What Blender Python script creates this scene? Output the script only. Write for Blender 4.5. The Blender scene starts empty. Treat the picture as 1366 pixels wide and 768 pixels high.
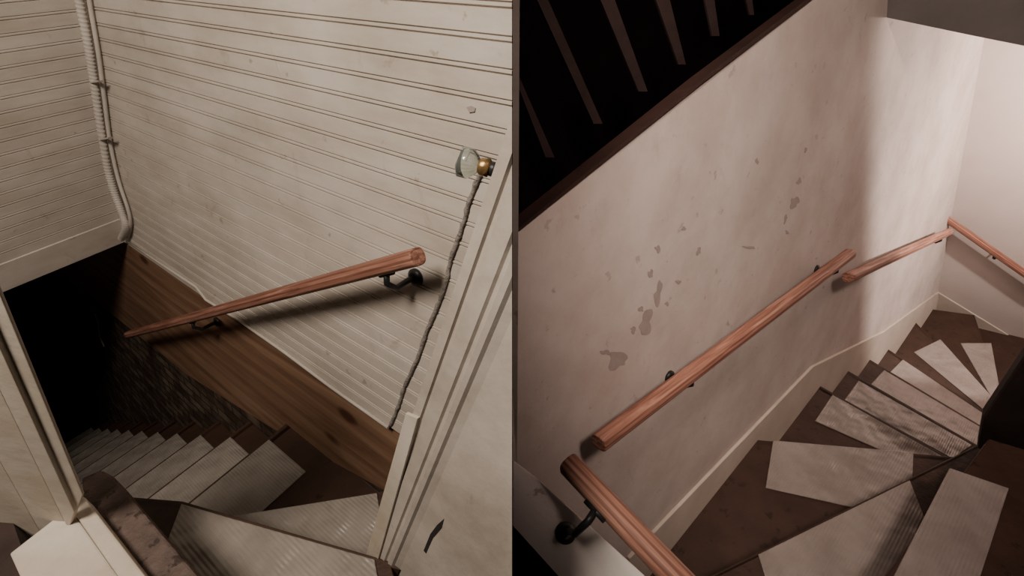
import bpy, math, random
from mathutils import Vector, Matrix
random.seed(4)
F=630.0
ROT=Matrix.Rotation(math.radians(50),4,'X')
LOC=Matrix.Translation((0,0,1.7))
M=LOC@ROT
def W(p): return M@Vector(p)
def Wd(d): return (M.to_3x3()@Vector(d))
ORG=W((0,0,0))
def ray(u,v): return Wd(((u-683)/F,-(v-384)/F,-1))
def at(u,v,z): return ORG+ray(u,v)*z
def dirv(u,v): return ray(u,v).normalized()
class Plane:
    def __init__(s,p,a,b):
        s.p=p; s.a=a.normalized(); n=a.cross(b).normalized()
        if n.dot(ORG-p)<0: n=-n
        s.n=n; s.b=n.cross(s.a).normalized()
    def off(s,d):
        q=Plane.__new__(Plane); q.p=s.p+s.n*d; q.a=s.a;q.b=s.b;q.n=s.n; return q
    def hit(s,u,v):
        r=ray(u,v); t=(s.p-ORG).dot(s.n)/r.dot(s.n)
        if t<0: print('BEHIND',u,v)
        return ORG+r*t
    def mat(s,o=None):
        m=Matrix((s.a,s.b,s.n)).transposed().to_4x4(); m.translation=o or s.p; return m
# ---------- materials
def newmat(name):
    m=bpy.data.materials.new(name); m.use_nodes=True
    nt=m.node_tree; b=nt.nodes['Principled BSDF']; return m,nt,b
def ramp(nt,cols):
    r=nt.nodes.new('ShaderNodeValToRGB'); e=r.color_ramp.elements
    while len(e)<len(cols): e.new(.5)
    for i,(p,c) in enumerate(cols): e[i].position=p; e[i].color=(*c,1)
    return r
def noise(nt,scale,detail=6,vec=(1,1,1),rough=.6,dist=0):
    tc=nt.nodes.new('ShaderNodeTexCoord'); mp=nt.nodes.new('ShaderNodeMapping'); mp.inputs['Scale'].default_value=vec
    n=nt.nodes.new('ShaderNodeTexNoise'); n.inputs['Scale'].default_value=scale; n.inputs['Detail'].default_value=detail
    n.inputs['Roughness'].default_value=rough; n.inputs['Distortion'].default_value=dist
    nt.links.new(tc.outputs['Object'],mp.inputs['Vector']); nt.links.new(mp.outputs['Vector'],n.inputs['Vector']); return n
def mix(nt,fac,a,b,mode='MIX'):
    x=nt.nodes.new('ShaderNodeMix'); x.data_type='RGBA'; x.blend_type=mode
    L=nt.links
    for sock,val in ((x.inputs[0],fac),(x.inputs[6],a),(x.inputs[7],b)):
        if hasattr(val,'links') or hasattr(val,'is_output'): L.new(val,sock)
        elif isinstance(val,(int,float)): sock.default_value=val
        else: sock.default_value=(*val,1)
    return x.outputs[2]
def simple(name,c1,c2,scale=6,rough=.6,vec=(1,1,1),bump=.15,spots=None,spot_th=.68,spot_scale=20,dist=0,spec=.3,lo=.3,hi=.7,bscale=None,grime=None,gvec=(1,1,1),smudge=None):
    m,nt,b=newmat(name)
    n=noise(nt,scale,8,vec,dist=dist); r=ramp(nt,[(lo,c1),(hi,c2)]); nt.links.new(n.outputs[0],r.inputs[0])
    col=r.outputs[0]
    if grime:
        n4=noise(nt,4,7,gvec,rough=.7); r4=ramp(nt,[(.35,grime),(.6,(1,1,1))]); nt.links.new(n4.outputs[0],r4.inputs[0])
        col=mix(nt,.8,col,r4.outputs[0],'MULTIPLY')
    if smudge:
        n5=noise(nt,9,8,(1.5,.8,1),rough=.75,dist=.6); r5=ramp(nt,[(.60,(1,1,1)),(.70,smudge)]); nt.links.new(n5.outputs[0],r5.inputs[0])
        col=mix(nt,.8,col,r5.outputs[0],'MULTIPLY')
    if spots:
        n2=noise(nt,spot_scale,5); r2=ramp(nt,[(spot_th,(0,0,0)),(spot_th+.04,(1,1,1))]); nt.links.new(n2.outputs[0],r2.inputs[0])
        col=mix(nt,r2.outputs[0],col,spots)
    nt.links.new(col,b.inputs['Base Color']); b.inputs['Roughness'].default_value=rough
    b.inputs['Specular IOR Level'].default_value=spec
    if bump:
        n3=noise(nt,bscale or scale*4,6,vec); bp=nt.nodes.new('ShaderNodeBump'); bp.inputs['Strength'].default_value=bump; bp.inputs['Distance'].default_value=.01
        nt.links.new(n3.outputs[0],bp.inputs['Height']); nt.links.new(bp.outputs[0],b.inputs['Normal'])
    return m
bead=simple('painted_beadboard',(.49,.445,.39),(.62,.57,.51),3,.55,spots=(.36,.31,.25),spot_th=.66,spot_scale=16,bump=.1,grime=(.78,.74,.69),gvec=(.6,2.5,1),smudge=(.72,.67,.61))
trimw=simple('old_white_trim_paint',(.52,.47,.40),(.64,.585,.51),5,.55,spots=(.33,.26,.18),spot_th=.68,spot_scale=14,grime=(.76,.70,.62),smudge=(.7,.62,.52))
doorp=simple('door_paint',(.43,.385,.335),(.55,.50,.445),4,.55,spots=(.33,.29,.24),spot_th=.66,spot_scale=12,grime=(.74,.70,.65),smudge=(.8,.75,.7))
plast=simple('aged_plaster',(.48,.42,.38),(.59,.52,.475),2.0,.8,spots=(.41,.345,.31),spot_th=.64,spot_scale=18,bump=.25,bscale=14,grime=(.86,.82,.79),smudge=(.88,.85,.82))
plast2=simple('clean_plaster',(.55,.48,.445),(.63,.56,.52),2.5,.7,bump=.2)
trimr=simple('landing_trim_paint',(.62,.56,.52),(.74,.68,.63),6,.6,spots=(.4,.33,.28),spot_th=.64,bump=.2)
baser=simple('baseboard_paint',(.48,.41,.34),(.60,.53,.45),5,.5)
chip=simple('exposed_plaster',(.29,.24,.215),(.37,.315,.285),20,.9)
brownp=simple('brown_stair_paint',(.034,.018,.012),(.060,.032,.021),7,.55,spots=(.025,.014,.009),spot_th=.6,bump=.3)
worn=simple('worn_brown_board',(.055,.038,.032),(.14,.10,.085),14,.6,spots=(.04,.027,.022),spot_th=.55,spot_scale=30,bump=.6)
def brickmat():
    m,nt,b=newmat('whitewashed_brick')
    tc=nt.nodes.new('ShaderNodeTexCoord'); br=nt.nodes.new('ShaderNodeTexBrick')
    br.inputs['Scale'].default_value=1; br.inputs['Brick Width'].default_value=.15; br.inputs['Row Height'].default_value=.05; br.inputs['Mortar Size'].default_value=.006
    br.inputs['Color1'].default_value=(.20,.16,.115,1); br.inputs['Color2'].default_value=(.09,.055,.035,1); br.inputs['Mortar'].default_value=(.05,.033,.022,1)
    nt.links.new(tc.outputs['Object'],br.inputs['Vector'])
    n=noise(nt,10); r=ramp(nt,[(.42,(.3,.2,.14)),(.62,(1,1,1))]); nt.links.new(n.outputs[0],r.inputs[0])
    c=mix(nt,.9,br.outputs[0],r.outputs[0],'MULTIPLY'); nt.links.new(c,b.inputs['Base Color']); b.inputs['Roughness'].default_value=.8
    bp=nt.nodes.new('ShaderNodeBump'); bp.inputs['Strength'].default_value=.4; bp.inputs['Distance'].default_value=.01; nt.links.new(br.outputs[0],bp.inputs['Height']); nt.links.new(bp.outputs[0],b.inputs['Normal'])
    return m
brick=brickmat()
def wood(name,c1,c2,c3,vec,scale=1,rough=.35,wfac=.8,knots=False,dk=.5,dist=9):
    m,nt,b=newmat(name)
    n=noise(nt,scale,8,vec,dist=1.2); r=ramp(nt,[(.35,c1),(.5,c2),(.62,c3)]); nt.links.new(n.outputs[0],r.inputs[0]); col=r.outputs[0]
    tc=nt.nodes.new('ShaderNodeTexCoord'); mp=nt.nodes.new('ShaderNodeMapping'); mp.inputs['Scale'].default_value=(vec[0]*.25,vec[1]*.6,vec[2]*.6)
    w=nt.nodes.new('ShaderNodeTexWave'); w.bands_direction='Y'; w.inputs['Scale'].default_value=.5; w.inputs['Distortion'].default_value=dist; w.inputs['Detail'].default_value=3
    nt.links.new(tc.outputs['Object'],mp.inputs[0]); nt.links.new(mp.outputs[0],w.inputs[0])
    r2=ramp(nt,[(.15,(dk,dk*.85,dk*.8)),(.5,(1,1,1))]); nt.links.new(w.outputs[0],r2.inputs[0])
    col=mix(nt,wfac,col,r2.outputs[0],'MULTIPLY')
    if knots:
        mp2=nt.nodes.new('ShaderNodeMapping'); mp2.inputs['Scale'].default_value=(3,6,0)
        v=nt.nodes.new('ShaderNodeTexVoronoi'); v.inputs['Scale'].default_value=1.0
        nt.links.new(tc.outputs['Object'],mp2.inputs[0]); nt.links.new(mp2.outputs[0],v.inputs[0])
        r3=ramp(nt,[(.09,(.3,.2,.16)),(.16,(1,1,1))]); nt.links.new(v.outputs[0],r3.inputs[0]); col=mix(nt,.9,col,r3.outputs[0],'MULTIPLY')
    nt.links.new(col,b.inputs['Base Color']); b.inputs['Roughness'].default_value=rough; b.inputs['Specular IOR Level'].default_value=.25
    return m
oak=wood('red_oak',(.21,.09,.062),(.35,.17,.12),(.46,.25,.185),(4,95,95),rough=.55,wfac=.8,dk=.48,dist=6)
ply=wood('plywood',(.17,.093,.056),(.24,.138,.084),(.29,.178,.112),(1.2,16,16),rough=.65,wfac=.4,knots=True)
blackm=simple('black_iron',(.012,.012,.012),(.02,.02,.02),30,.4,bump=.1)
darkm=simple('dark_void_shade',(.003,.002,.002),(.006,.004,.004),5,.95,spec=0)  # near-black colour holds the darkness of unlit spaces
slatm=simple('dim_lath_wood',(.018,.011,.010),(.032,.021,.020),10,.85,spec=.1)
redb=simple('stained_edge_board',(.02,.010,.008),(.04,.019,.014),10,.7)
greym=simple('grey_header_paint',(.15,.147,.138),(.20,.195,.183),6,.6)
cond=simple('conduit_paint',(.47,.43,.38),(.57,.53,.475),8,.5)
felt=simple('felt_strip',(.24,.21,.19),(.36,.325,.29),40,.9,bump=.8)
brass=simple('aged_brass',(.25,.15,.06),(.42,.28,.12),20,.35); brass.node_tree.nodes['Principled BSDF'].inputs['Metallic'].default_value=.8
floorm=simple('grey_worn_floor',(.03,.02,.017),(.06,.04,.034),9,.6)
def matmat(name,c1,c2,rough):
    m,nt,b=newmat(name)
    n=noise(nt,7,6); r=ramp(nt,[(.35,c1),(.65,c2)]); nt.links.new(n.outputs[0],r.inputs[0]); nt.links.new(r.outputs[0],b.inputs['Base Color'])
    b.inputs['Roughness'].default_value=rough
    tc=nt.nodes.new('ShaderNodeTexCoord'); w=nt.nodes.new('ShaderNodeTexWave'); w.bands_direction='Y'; w.inputs['Scale'].default_value=38; w.inputs['Distortion'].default_value=.4
    nt.links.new(tc.outputs['Object'],w.inputs[0])
    n2=noise(nt,9,2); ad=nt.nodes.new('ShaderNodeMath'); ad.operation='MULTIPLY_ADD'; ad.inputs[1].default_value=.03
    nt.links.new(w.outputs[1],ad.inputs[0]); nt.links.new(n2.outputs[0],ad.inputs[2])
    bp=nt.nodes.new('ShaderNodeBump'); bp.inputs['Strength'].default_value=.8; bp.inputs['Distance'].default_value=.03
    nt.links.new(ad.outputs[0],bp.inputs['Height']); nt.links.new(bp.outputs[0],b.inputs['Normal']); return m
vin=matmat('ribbed_vinyl',(.21,.187,.162),(.30,.27,.238),.32)
vinR=matmat('ribbed_vinyl_pinkish',(.235,.20,.178),(.31,.27,.245),.32)
def glassm():
    m,nt,b=newmat('knob_glass'); b.inputs['Base Color'].default_value=(.75,.82,.76,1); b.inputs['Roughness'].default_value=.08; b.inputs['Transmission Weight'].default_value=.9; b.inputs['IOR'].default_value=1.5
    n=noise(nt,60); bp=nt.nodes.new('ShaderNodeBump'); bp.inputs['Strength'].default_value=.1; nt.links.new(n.outputs[0],bp.inputs['Height']); nt.links.new(bp.outputs[0],b.inputs['Normal']); return m
glass=glassm()
# ---------- mesh helpers
def mesh(name,verts,faces,mat,frame=None,parent=None,smooth=False,bevel=0):
    fr=frame or Matrix.Identity(4); inv=fr.inverted()
    me=bpy.data.meshes.new(name); me.from_pydata([inv@v for v in verts],[],faces); me.update()
    import bmesh
    bm=bmesh.new(); bm.from_mesh(me); bmesh.ops.recalc_face_normals(bm,faces=bm.faces); bm.to_mesh(me); bm.free()
    o=bpy.data.objects.new(name,me); bpy.context.scene.collection.objects.link(o); o.matrix_world=fr
    me.materials.append(mat)
    if smooth:
        for p in me.polygons: p.use_smooth=True
    if parent: o.parent=parent
    if bevel:
        b=o.modifiers.new('bevel','BEVEL'); b.width=bevel; b.segments=2; b.limit_method='ANGLE'
    return o
def empty(name,loc=None):
    o=bpy.data.objects.new(name,None); bpy.context.scene.collection.objects.link(o); o.empty_display_size=.1; return o
def prism(name,pts,vec,mat,frame=None,parent=None,bevel=0):
    n=len(pts); v=list(pts)+[p+vec for p in pts]
    f=[tuple(range(n)),tuple(range(2*n-1,n-1,-1))]+[(i,(i+1)%n,n+(i+1)%n,n+i) for i in range(n)]
    return mesh(name,v,f,mat,frame,parent,bevel=bevel)
def ppanel(name,pl,pix,th,mat,parent=None,bevel=0):
    pts=[pl.hit(*p) for p in pix]
    return prism(name,pts,-pl.n*th,mat,pl.mat(pts[0]),parent,bevel)
def tube(name,pts,r,mat,parent=None,seg=20,sx=1.0,up=None,cap=True,rads=None,ex=2.0):
    d=(pts[-1]-pts[0]).normalized(); u=up or Vector((0,0,1)); y=u.cross(d).normalized(); z=d.cross(y)
    fr=Matrix((d,y,z)).transposed().to_4x4(); fr.translation=pts[0]
    vs=[];fs=[]
    sg=lambda c: math.copysign(abs(c)**(2/ex),c)
    for i,p in enumerate(pts):
        t=(pts[min(i+1,len(pts)-1)]-pts[max(i-1,0)]).normalized()
        a=u.cross(t).normalized(); b=t.cross(a); rr=rads[i] if rads else r
        for k in range(seg):
            th=2*math.pi*k/seg; vs.append(p+a*(sg(math.cos(th))*rr*sx)+b*(sg(math.sin(th))*rr))
    for i in range(len(pts)-1):
        for k in range(seg):
            fs.append((i*seg+k,i*seg+(k+1)%seg,(i+1)*seg+(k+1)%seg,(i+1)*seg+k))
    if cap: fs.append(tuple(range(seg-1,-1,-1))); fs.append(tuple((len(pts)-1)*seg+k for k in range(seg)))
    o=mesh(name,vs,fs,mat,fr,parent)
    for p in o.data.polygons: p.use_smooth=len(p.vertices)==4
    return o
def handrail(P,Q,wall,r=.023,brk=(.12,.85),sx=.9):
    e=empty('handrail'); e.location=P
    bpy.context.view_layer.update()
    d=(Q-P).normalized(); c=.0025
    pts=[P,P+d*c,P+d*.02,Q-d*.02,Q-d*c,Q]; rads=[r-.002,r,r,r,r,r-.002]
    objs=[tube('rail',pts,r,oak,None,32,sx=sx,up=wall.n,rads=rads,ex=2.7)]
    for t in brk:
        if t is None: continue
        s=P.lerp(Q,t); dist=(s-wall.p).dot(wall.n); foot=s-wall.n*dist
        down=-wall.b if wall.b.z>0 else wall.b
        foot=foot+down*.05
        a=s+down*r; 
        arc=[a,a+down*.02,a+down*.038-wall.n*dist*.3,foot+wall.n*dist*.3,foot+wall.n*.004]
        objs.append(tube('bracket_arm',arc,.006,blackm,None,10,up=d))
        objs.append(tube('bracket_rose',[foot,foot+wall.n*.006,foot+wall.n*.010],.018,blackm,None,20,up=d,rads=[.018,.018,.010]))
        objs.append(tube('bracket_saddle',[a-d*.02,a+d*.02],.005,blackm,None,8,up=wall.n))
    for o in objs: o.parent=e; o.matrix_parent_inverse=e.matrix_world.inverted()
    return e
def group(name,objs):
    e=empty(name)
    for o in objs: o.parent=e
    return e
# =================== LEFT STAIRWELL ===================
Vd=dirv(335,1203); A=dirv(-397,-69); B=dirv(1218,-112)
P0=at(357,585,1.56)
ur=Wd((1,0,0)); camX=ur
PW=Plane(at(385,565,1.61),A,Vd)
W1=PW.off(.02)
Cn=W1.hit(165,322)
W2=Plane(Cn,B,Vd)
def to_x0(p,d):
    return p+d*(-(p-ORG).dot(camX)/d.dot(camX))
def boards(name,plane,origin,along,endfn,vmax,pitch,mat,plain=0.0,phase=0):
    rows=[]; v=0.0
    prof=[]
    if plain: prof+= [(0,0.004),(plain,0.004),(plain+.002,0)]; v=plain+.004
    while v<vmax:
        prof+=[(v,0),(v+pitch*.74,0),(v+pitch*.76,-.003),(v+pitch*.80,-.003),(v+pitch*.83,.0005),(v+pitch*.92,.0005),(v+pitch*.95,-.003),(v+pitch*.985,-.003)]; v+=pitch
    vs=[];fs=[]
    for (h,o) in prof:
        p=origin-Vd*h; q=endfn(p); vs+= [p+plane.n*o,q+plane.n*o]
    for i in range(len(prof)-1): fs.append((2*i,2*i+1,2*i+3,2*i+2))
    n=len(vs)
    top=prof[-1][0]
    for h in (0,top):
        p=origin-Vd*h; q=endfn(p); vs+=[p-plane.n*.018,q-plane.n*.018]
    fs+=[(n,n+1,n+3,n+2),(0,1,n+1,n),(len(prof)*2-2,len(prof)*2-1,n+3,n+2)]
    return mesh(name,vs,fs,mat,plane.mat(origin))
wb=boards('wall_beadboard_side',W1,Cn,A,lambda p:to_x0(p,-A),1.9,.042,bead)
wh=boards('wall_beadboard_header',W2,Cn,B,lambda p:p-B*1.3,1.6,.042,bead,plain=.11)
ppanel('plywood_panel',PW.off(.006),[(40,225),(165,322),(525,576),(640,660),(640,760),(515,655),(365,572),(250,500),(120,395),(40,330)],.012,ply)
c0=PW.hit(165,322)-PW.n*.006
bq=[c0+A*3.2-Vd*.05,to_x0(c0-Vd*.05,-A),to_x0(c0+Vd*1.2,-A),c0-A*.2+Vd*3,c0+A*3.2+Vd*3]
prism('wall_brick_side',bq,-PW.n*.03,brick,PW.mat(c0))
tube('cable',[W1.off(.004).hit(*p) for p in [(170,322),(215,352),(262,383),(275,400),(320,428),(380,470),(440,515),(518,570)]],.0045,cond,seg=10)
wd=.66
cp=[W1.off(.022).hit(*p) for p in [(98,-60),(106,0),(118,60),(126,110),(134,165),(143,220),(152,255),(163,285),(168,303),(162,318)]]
def spline(pts,n=8):
    out=[]
    for i in range(len(pts)-1):
        p0=pts[max(i-1,0)];p1=pts[i];p2=pts[i+1];p3=pts[min(i+2,len(pts)-1)]
        for k in range(n):
            t=k/n; out.append(.5*((2*p1)+(p2-p0)*t+(2*p0-5*p1+4*p2-p3)*t*t+(3*p1-p0-3*p2+p3)*t**3))
    out.append(pts[-1]); return out
sp=spline(cp,30)
c1=tube('flex_conduit',sp,.014,cond,seg=14,rads=[.0125 if i%3 else .0098 for i in range(len(sp))],up=camX)
cp2=[W1.off(.01).hit(*p) for p in [(112,-60),(119,0),(131,70),(139,130),(147,190),(158,240),(171,280),(174,300),(170,316)]]
c2=tube('cable_sheath',spline(cp2),.006,cond,seg=10,up=camX)
cl=[ppanel('clip',W1.off(.034),[(x-7,y-1),(x+4,y-3),(x+4,y-1),(x-7,y+1)],.015,cond) for x,y in [(127,110),(140,186)]]
group('electrical_conduit',[c1,c2]+cl)
r_,h_=.25,.2
Up=A.cross(B).normalized()
if Up.z<0: Up=-Up
fl=Plane(P0,A,B)
parts=[]
for k in range(0,11):
    N=P0+(A*r_+Vd*h_)*k
    a=N+B*.10; b=N-B*wd
    t=prism('tread_%d'%k,[a,b,b-A*(r_+.01),a-A*(r_+.01)] if k else [a,b,b-A*.9,a-A*.9],-Up*.025,brownp,fl.mat(N))
    ri=prism('riser_%d'%k,[a-A*.012,b-A*.012,b-A*.012+Vd*(h_),a-A*.012+Vd*(h_)],-A*.015,brownp,fl.mat(N))
    m0=N-A*.010; w=.56
    mt=prism('mat_%d'%k,[m0,m0-B*w,m0-B*w-A*.20,m0-A*.20],Up*.004,vin,fl.mat(N))
    parts+=[t,ri,mt]
def lvl(k): return fl.off(k*.188)
def tread(k,pix,th=.03,mat=brownp,L=lvl,nm='winder'):
    pl=L(k); pts=[pl.hit(*p) for p in pix]
    return prism(nm,pts,-pl.n*th,mat,pl.mat(pts[0]),bevel=.002)
def riser(k,p,q,L,Vv,h,mat=brownp,inset=None,nm='winder_riser'):
    pl=L(k); a=pl.hit(*p); b=pl.hit(*q); c=(inset or Vector((0,0,0)))
    a=a+c;b=b+c
    return prism(nm,[a,b,b+Vv*h,a+Vv*h],(c.normalized() if inset else -pl.n)*.015,mat,pl.mat(a))
parts.append(tread(1,[(300,690),(560,646),(600,830),(330,830)]))
parts.append(riser(1,(300,690),(560,646),lvl,Vd,.2,inset=-A*.012))
parts.append(tread(1,[(310,689),(503,658),(520,760),(480,760)],th=-.004,mat=vin,nm='mat_w1'))
parts.append(tread(2,[(170,662),(243,668),(520,748),(560,900),(60,900)]))
parts.append(riser(2,(170,662),(243,668),lvl,Vd,.2,inset=-A*.012))
parts.append(riser(2,(243,668),(520,748),lvl,Vd,.2,inset=-A*.012))
parts.append(tread(2,[(243,673),(500,747),(520,850),(300,850),(262,768),(222,728)],th=-.005,mat=vin,nm='mat_w2'))
group('staircase',parts)
l3=lvl(3)
tb=ppanel('worn_board',l3,[(108,637),(134,626),(150,634),(300,810),(225,810),(110,664)],.06,worn,bevel=.004)
tb2=ppanel('side_trim',lvl(3.15),[(90,672),(111,661),(215,795),(175,795)],.05,trimw,bevel=.003)
tb3=ppanel('sill',lvl(3.1),[(12,738),(92,676),(180,800),(40,800)],.05,trimw,bevel=.003)
group('threshold',[tb,tb2,tb3])
ppanel('floor',lvl(2.95),[(-200,700),(15,690),(60,820),(-200,900)],.03,floorm)
JP=Plane(lvl(3.1).hit(60,690),Wd((1,0,.1)),Vd)
def vline(pl,u,v,y):
    t=(y-v)/(1203-v); return (u+(335-u)*t,y)
def vstrip(name,pl,a,b,y0a,y1a,y0b,y1b,th,mat,bevel=.001):
    return ppanel(name,pl,[vline(pl,*a,y0a),vline(pl,*b,y0b),vline(pl,*b,y1b),vline(pl,*a,y1a)],th,mat,bevel=bevel)
j=[vstrip('casing_flat',JP,(-90,640),(14,640),200,800,200,738,.008,trimw),
   vstrip('casing_mid',JP.off(.004),(14,640),(66,655),200,738,200,706,.008,trimw),
   vstrip('casing_bead',JP.off(.009),(66,655),(84,650),200,706,200,683,.010,trimw),
   vstrip('jamb_edge',JP.off(.003),(84,650),(106,650),200,685,200,660,.004,trimw)]
group('door_casing',j)
Q=at(479,768,1.0); DP=Plane(Q,-A,Vd)
offs=[(0,-.03),(0,0),(.014,.001),(.016,-.003),(.020,-.003),(.022,.0),(.044,.001),(.047,-.003),(.051,-.003),(.054,.0),(.062,-.001),(.066,-.006),(.078,-.009)]
S0,S1=.75,-.35
def dpt(o,n,s): return Q-A*o+DP.n*n-Vd*s
rowsD=[]
for o,n in offs:
    base=dpt(o,n,S1); tt=(-(base-ORG).dot(camX))/((-Vd).dot(camX)); top=base-Vd*min(tt,2)
    rowsD.append((base,top))
base=dpt(.078,-.009,S1); end=to_x0(base,-A)
vs=[];fs=[]
for b_,t_ in rowsD: vs+=[b_,t_]
for i in range(len(rowsD)-1): fs.append((2*i,2*i+2,2*i+3,2*i+1))
n=len(vs); vs.append(end); fs.append((n-2,n,n-1))
dm=mesh('door_leaf',vs,fs,doorp,DP.mat(Q))
patch=ppanel('strike_board',DP.off(.005),[(541,551),(557,558),(498,768),(482,830),(462,830),(480,768)],.005,trimw,bevel=.001)
crack=ppanel('crack',DP.off(-.008),[(592,692),(589,704),(577,718),(568,738),(565,734),(574,712),(583,700)],.001,blackm)
kz=.50
def kp(u,v,z=kz): return at(u,v,z)
g=tube('glass_knob',[kp(612,214),kp(614,215),kp(628,218.5),kp(634,221),kp(640,223)],.016,glass,seg=8,up=Wd((0,1,0)),rads=[.010,.0165,.0165,.012,.006])
b1=tube('brass_collar',[kp(637,221),kp(641,222),kp(652,224),kp(654,225)],.01,brass,seg=20,up=Wd((0,1,0)),rads=[.006,.009,.010,.007])
b2=tube('spindle',[kp(652,224),kp(664,228)],.008,blackm,seg=16,up=Wd((0,1,0)))
b3=tube('rosette',[kp(660,227),kp(668,229),kp(681,233)],.01,brass,seg=20,up=Wd((0,1,0)),rads=[.011,.012,.004])
group('door_1',[dm,patch,crack,g,b1,b2,b3])
fp=[(641,232),(628,262),(620,290),(612,315),(600,350),(594,380),(583,410),(570,440),(556,480),(540,515),(530,545),(520,568)]
fsx=spline([W1.off(.004).hit(*p) for p in fp],8)
tube('felt_strip',[p+Wd((random.uniform(-.001,.001),0,0)) for p in fsx],.006,felt,seg=8,rads=[random.uniform(.0033,.0048) for _ in fsx])
WR=W1.off(.075)
handrail(WR.hit(558,342),WR.hit(172,446),W1,r=.0175,brk=(.045,.58))
ppanel('peeled_paint_spot',W1.off(.002),[(622,143),(628,141),(634,144),(633,149),(626,150)],.001,chip)
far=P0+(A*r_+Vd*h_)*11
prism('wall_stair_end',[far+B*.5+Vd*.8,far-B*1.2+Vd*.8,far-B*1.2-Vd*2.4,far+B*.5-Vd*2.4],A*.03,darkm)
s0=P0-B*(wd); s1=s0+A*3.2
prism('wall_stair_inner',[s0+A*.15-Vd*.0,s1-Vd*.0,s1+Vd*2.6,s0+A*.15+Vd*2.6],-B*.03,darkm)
tube('hanging_cord',spline([W1.off(.0).hit(*p) for p in [(126,418),(131,430),(133,448),(139,462)]]),.004,cond,seg=8)

# =================== RIGHT STAIRWELL ===================
VR=dirv(1130,1050); H1=dirv(1700,-283); H2=dirv(-415,17)
R1=Plane(at(1085,505,2.185),H1,VR)
CR=R1.hit(1251,390); R2=Plane(CR,H2,VR)
PR0=at(1092,513,2.26); flR=Plane(PR0,H1,H2)
def lr(k): return flR.off(-k*.188)
ppanel('wall_plaster_side',R1,[(683.5,316),(716,290),(1085,0),(1135,-60),(1343,-90),(1256,390),(1220,560),(1050,800),(683.5,900)],.03,plast)
pts=[CR-VR*3,CR+VR*1.5,CR+VR*1.5-H2*3,CR-VR*3-H2*3]
prism('wall_plaster_end',pts,-R2.n*.03,plast2,R2.mat(pts[0]))
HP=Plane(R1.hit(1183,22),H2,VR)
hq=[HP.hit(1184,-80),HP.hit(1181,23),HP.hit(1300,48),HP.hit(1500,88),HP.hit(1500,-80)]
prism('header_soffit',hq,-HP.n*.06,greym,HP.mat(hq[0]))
ppanel('baseboard_side',R1.off(.012),[(840,745),(1085,489),(1180,442),(1252,390),(1252,450),(1170,560),(860,900),(840,900)],.012,baser,bevel=.003)
bb=R2.off(.012); q0=bb.hit(1251,390); q1=bb.hit(1366,460)
q1=q0+(q1-q0)*2
prism('baseboard_end',[q0,q1,q1+VR*.4,q0+VR*.4],-R2.n*.012,baser,R2.mat(q0),bevel=.003)
RP=[]
def tR(k,pix,**kw): RP.append(tread(k,pix,L=lr,**kw))
def rR(k,p,q): RP.append(riser(k,p,q,lr,VR,.2,inset=-H1*.01))
def mR(k,pix): RP.append(tread(k,pix,th=-.005,mat=vinR,L=lr,nm='mat'))
noses={0:((1070,501),(1330,645)),1:((1110,482),(1335,611)),2:((1145,470),(1335,583)),3:((1175,459),(1340,566))}
tR(-3,[(1320,585),(1120,850),(1500,900),(1500,640)]); rR(-3,(1320,585),(1120,850))
tR(-2,[(1345,573),(940,772),(880,900),(1500,900),(1500,640)]); rR(-2,(1345,573),(940,772))
tR(-1,[(960,582),(1330,614),(1330,850),(650,850)]); rR(-1,(960,582),(1330,614))
for k in (0,1,2,3):
    a,b=noses[k]
    tR(k,[a,b,(b[0]-20,b[1]+80),(a[0]-75,a[1]+110)]); rR(k,a,b)
tR(4,[(1205,412),(1345,560),(1300,620),(1120,520)]); rR(4,(1205,412),(1345,560))
tR(5,[(1190,405),(1300,420),(1345,560),(1300,600),(1180,480)]); rR(5,(1300,420),(1345,560))
tR(6,[(1250,400),(1420,470),(1420,600),(1300,600)])
mR(-3,[(1266,625),(1345,652),(1300,790),(1180,790)])
mR(-2,[(1213,641),(1011,740),(1030,800),(1185,800),(1232,690)])
mR(-1,[(1031,588),(1218,604),(1216,650),(1150,680),(1021,651)])
mR(0,[(1110,527),(1258,610),(1205,614),(1087,562)])
mR(1,[(1145,508),(1296,594),(1270,612),(1126,534)])
mR(2,[(1179,494),(1312,573),(1300,600),(1160,515)])
mR(3,[(1204,480),(1322,559),(1310,580),(1186,498)])
mR(4,[(1219,470),(1254,453),(1333,541),(1318,552)])
mR(5,[(1281,458),(1322,458),(1337,540),(1322,530)])
group('staircase',RP)
RW=R1.off(.07)
handrail(RW.hit(798,591),RW.hit(1134,338),R1,r=.0205,brk=(.25,.92))
handrail(RW.hit(1131,370),RW.hit(1266,309),R1,r=.0215,brk=(.9,))
R2W=R2.off(.07)
handrail(R2W.hit(1262,291),R2W.hit(1400,388),R2,r=.023,brk=(.5,))
ra=at(757,617,.78); rb=at(940,809,.62)
t1=at(683.5,612,.88); t2=at(880,785,.80); t3=at(683.5,706,.82)
TP=Plane(t1,t2-t1,t3-t1)
handrail(ra,rb,TP,r=.0205,brk=(.3,))
ppanel('trim_1',TP,[(683.5,612),(718,638),(880,785),(900,830),(790,830),(683.5,706)],.02,trimr,bevel=.003)
ppanel('door_2',TP.off(.002),[(683.5,700),(745,768),(800,850),(683.5,850)],.02,darkm)
BP=R1.off(-.04)
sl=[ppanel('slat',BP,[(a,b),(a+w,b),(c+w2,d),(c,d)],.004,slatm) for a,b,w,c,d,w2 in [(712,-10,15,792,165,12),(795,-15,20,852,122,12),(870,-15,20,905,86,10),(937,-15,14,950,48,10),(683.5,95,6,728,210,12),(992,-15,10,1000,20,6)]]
sl.append(ppanel('edge_board',R1.off(.004),[(683.5,315),(716,289),(940,109),(1083,0),(1150,-55),(1140,-58),(1080,-4),(938,104),(716,284),(683.5,310)],.034,redb))
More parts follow.
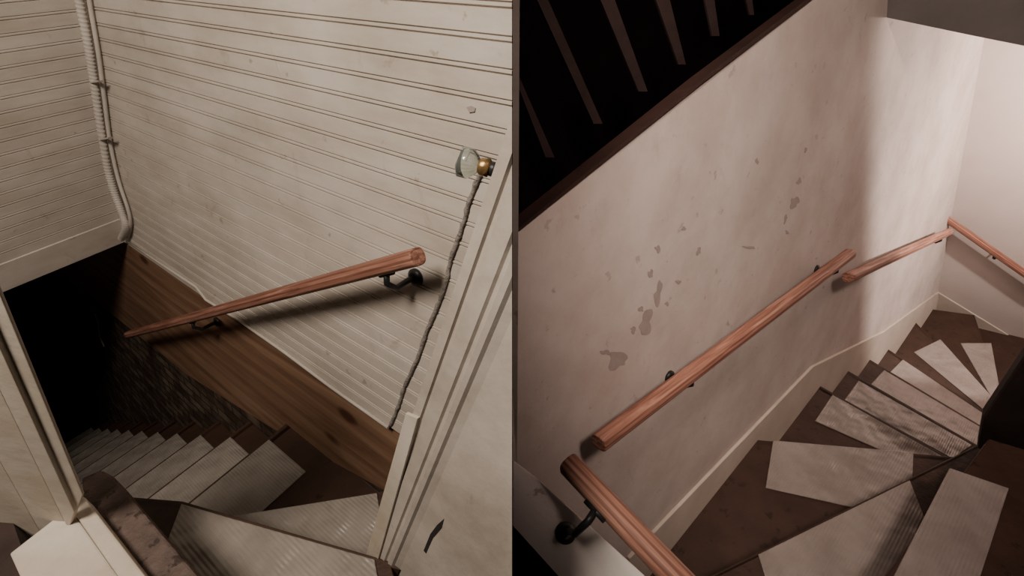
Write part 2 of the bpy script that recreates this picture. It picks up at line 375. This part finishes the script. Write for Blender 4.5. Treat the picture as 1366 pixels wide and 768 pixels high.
group('balustrade',sl)
ppanel('dark_gap_backdrop',R1.off(-.5),[(683.5,-200),(1230,-200),(1230,150),(683.5,400)],.02,darkm)  # backdrop sheet, its near-black colour stands in for the unlit gap behind the slats
IP=Plane(at(1340,560,1.35),H2,VR)
ppanel('newel_post',IP,[(1310,560),(1366,478),(1600,300),(1600,720),(1350,632),(1303,598)],.05,simple('dark_post_paint',(.02,.014,.012),(.04,.03,.026),8,.6),bevel=.01)
def blob(cx,cy,rx,ry,ang,n=26,irr=.4):
    out=[]; ph=[random.uniform(0,6.28) for _ in range(5)]
    for i in range(n):
        t=6.283*i/n; rr=1+irr*sum(math.sin((j+2)*t+ph[j])/(j+1.5) for j in range(5))
        x=rx*rr*math.cos(t); y=ry*rr*math.sin(t); c,s=math.cos(ang),math.sin(ang)
        out.append((cx+x*c-y*s,cy+x*s+y*c))
    return out
pp=[]
for (x,y,a,b,an) in [(862,430,8,16,.4),(878,392,5,14,.2),(824,480,14,10,.1),(808,470,7,3,.3),(878,332,4,4,0),(932,335,3,5,0),(1060,270,6,7,0),(1066,242,3,4,0),(1048,292,2,5,.3),(1010,215,2,4,0),(1000,330,7,2,.2),(905,376,3,3,0),(912,305,4,2,0),(845,440,4,4,0),(868,365,3,6,0),(1075,200,2,3,0),(855,412,3,4,0),(890,405,2,3,0),(1050,310,2,3,0)]:
    pp.append(ppanel('flake',R1.off(.0008),blob(x,y,a,b,an),.0006,chip))
group('peeling_paint',pp)
pa=[W((0,y,z)) for y,z in [(-2.2,-.45),(2.2,-.45),(2.2,-6),(-4.5,-6)]]
prism('light_divider',pa,Wd((.0006,0,0)),darkm)  # added thin divider, keeps each stairwell's light out of the other
Lp=W((3.0,.6,-1.6)); Pt=R1.hit(1160,200); sp_=Lp.lerp(Pt,.25)
dr=Wd((.35,0,.94))
prism('light_block_stub',[sp_-VR*1.6,sp_+VR*1.4,sp_+VR*1.4+dr*1.2,sp_-VR*1.6+dr*1.2],Wd((.03,0,-.01)),plast2)  # added unseen slab, cuts the lower lamp's light to a vertical edge

# ---------- lights
def spot(name,pos,target,E,col,ang,blend=.4,size=.1):
    l=bpy.data.lights.new(name,'SPOT'); l.energy=E; l.color=col; l.spot_size=math.radians(ang); l.spot_blend=blend; l.shadow_soft_size=size
    o=bpy.data.objects.new(name,l); bpy.context.scene.collection.objects.link(o); o.location=W(pos)
    o.rotation_euler=(W(target)-W(pos)).to_track_quat('-Z','Y').to_euler(); return o
spot('hall_lamp',(-.6,.75,.8),(-.95,-.15,-1.8),165,(1,.865,.74),92,.4,.25)
spot('landing_fill',(.6,.7,.7),(1.0,.25,-2),125,(1,.765,.67),74,.7,.15)  # added fill spot behind the camera, not a real lamp
l=bpy.data.lights.new('lower_hall_lamp','POINT'); l.energy=130; l.color=(1,.82,.74); l.shadow_soft_size=.03
o=bpy.data.objects.new('lower_hall_lamp',l); bpy.context.scene.collection.objects.link(o); o.location=Lp
w=bpy.data.worlds.new('dim'); bpy.context.scene.world=w; w.use_nodes=True
w.node_tree.nodes['Background'].inputs[0].default_value=(1,.8,.7,1); w.node_tree.nodes['Background'].inputs[1].default_value=.02
cd=bpy.data.cameras.new('camera'); cd.sensor_width=36; cd.lens=F/1366*36; cd.clip_start=.02
co=bpy.data.objects.new('camera',cd); bpy.context.scene.collection.objects.link(co); co.matrix_world=M
bpy.context.scene.camera=co
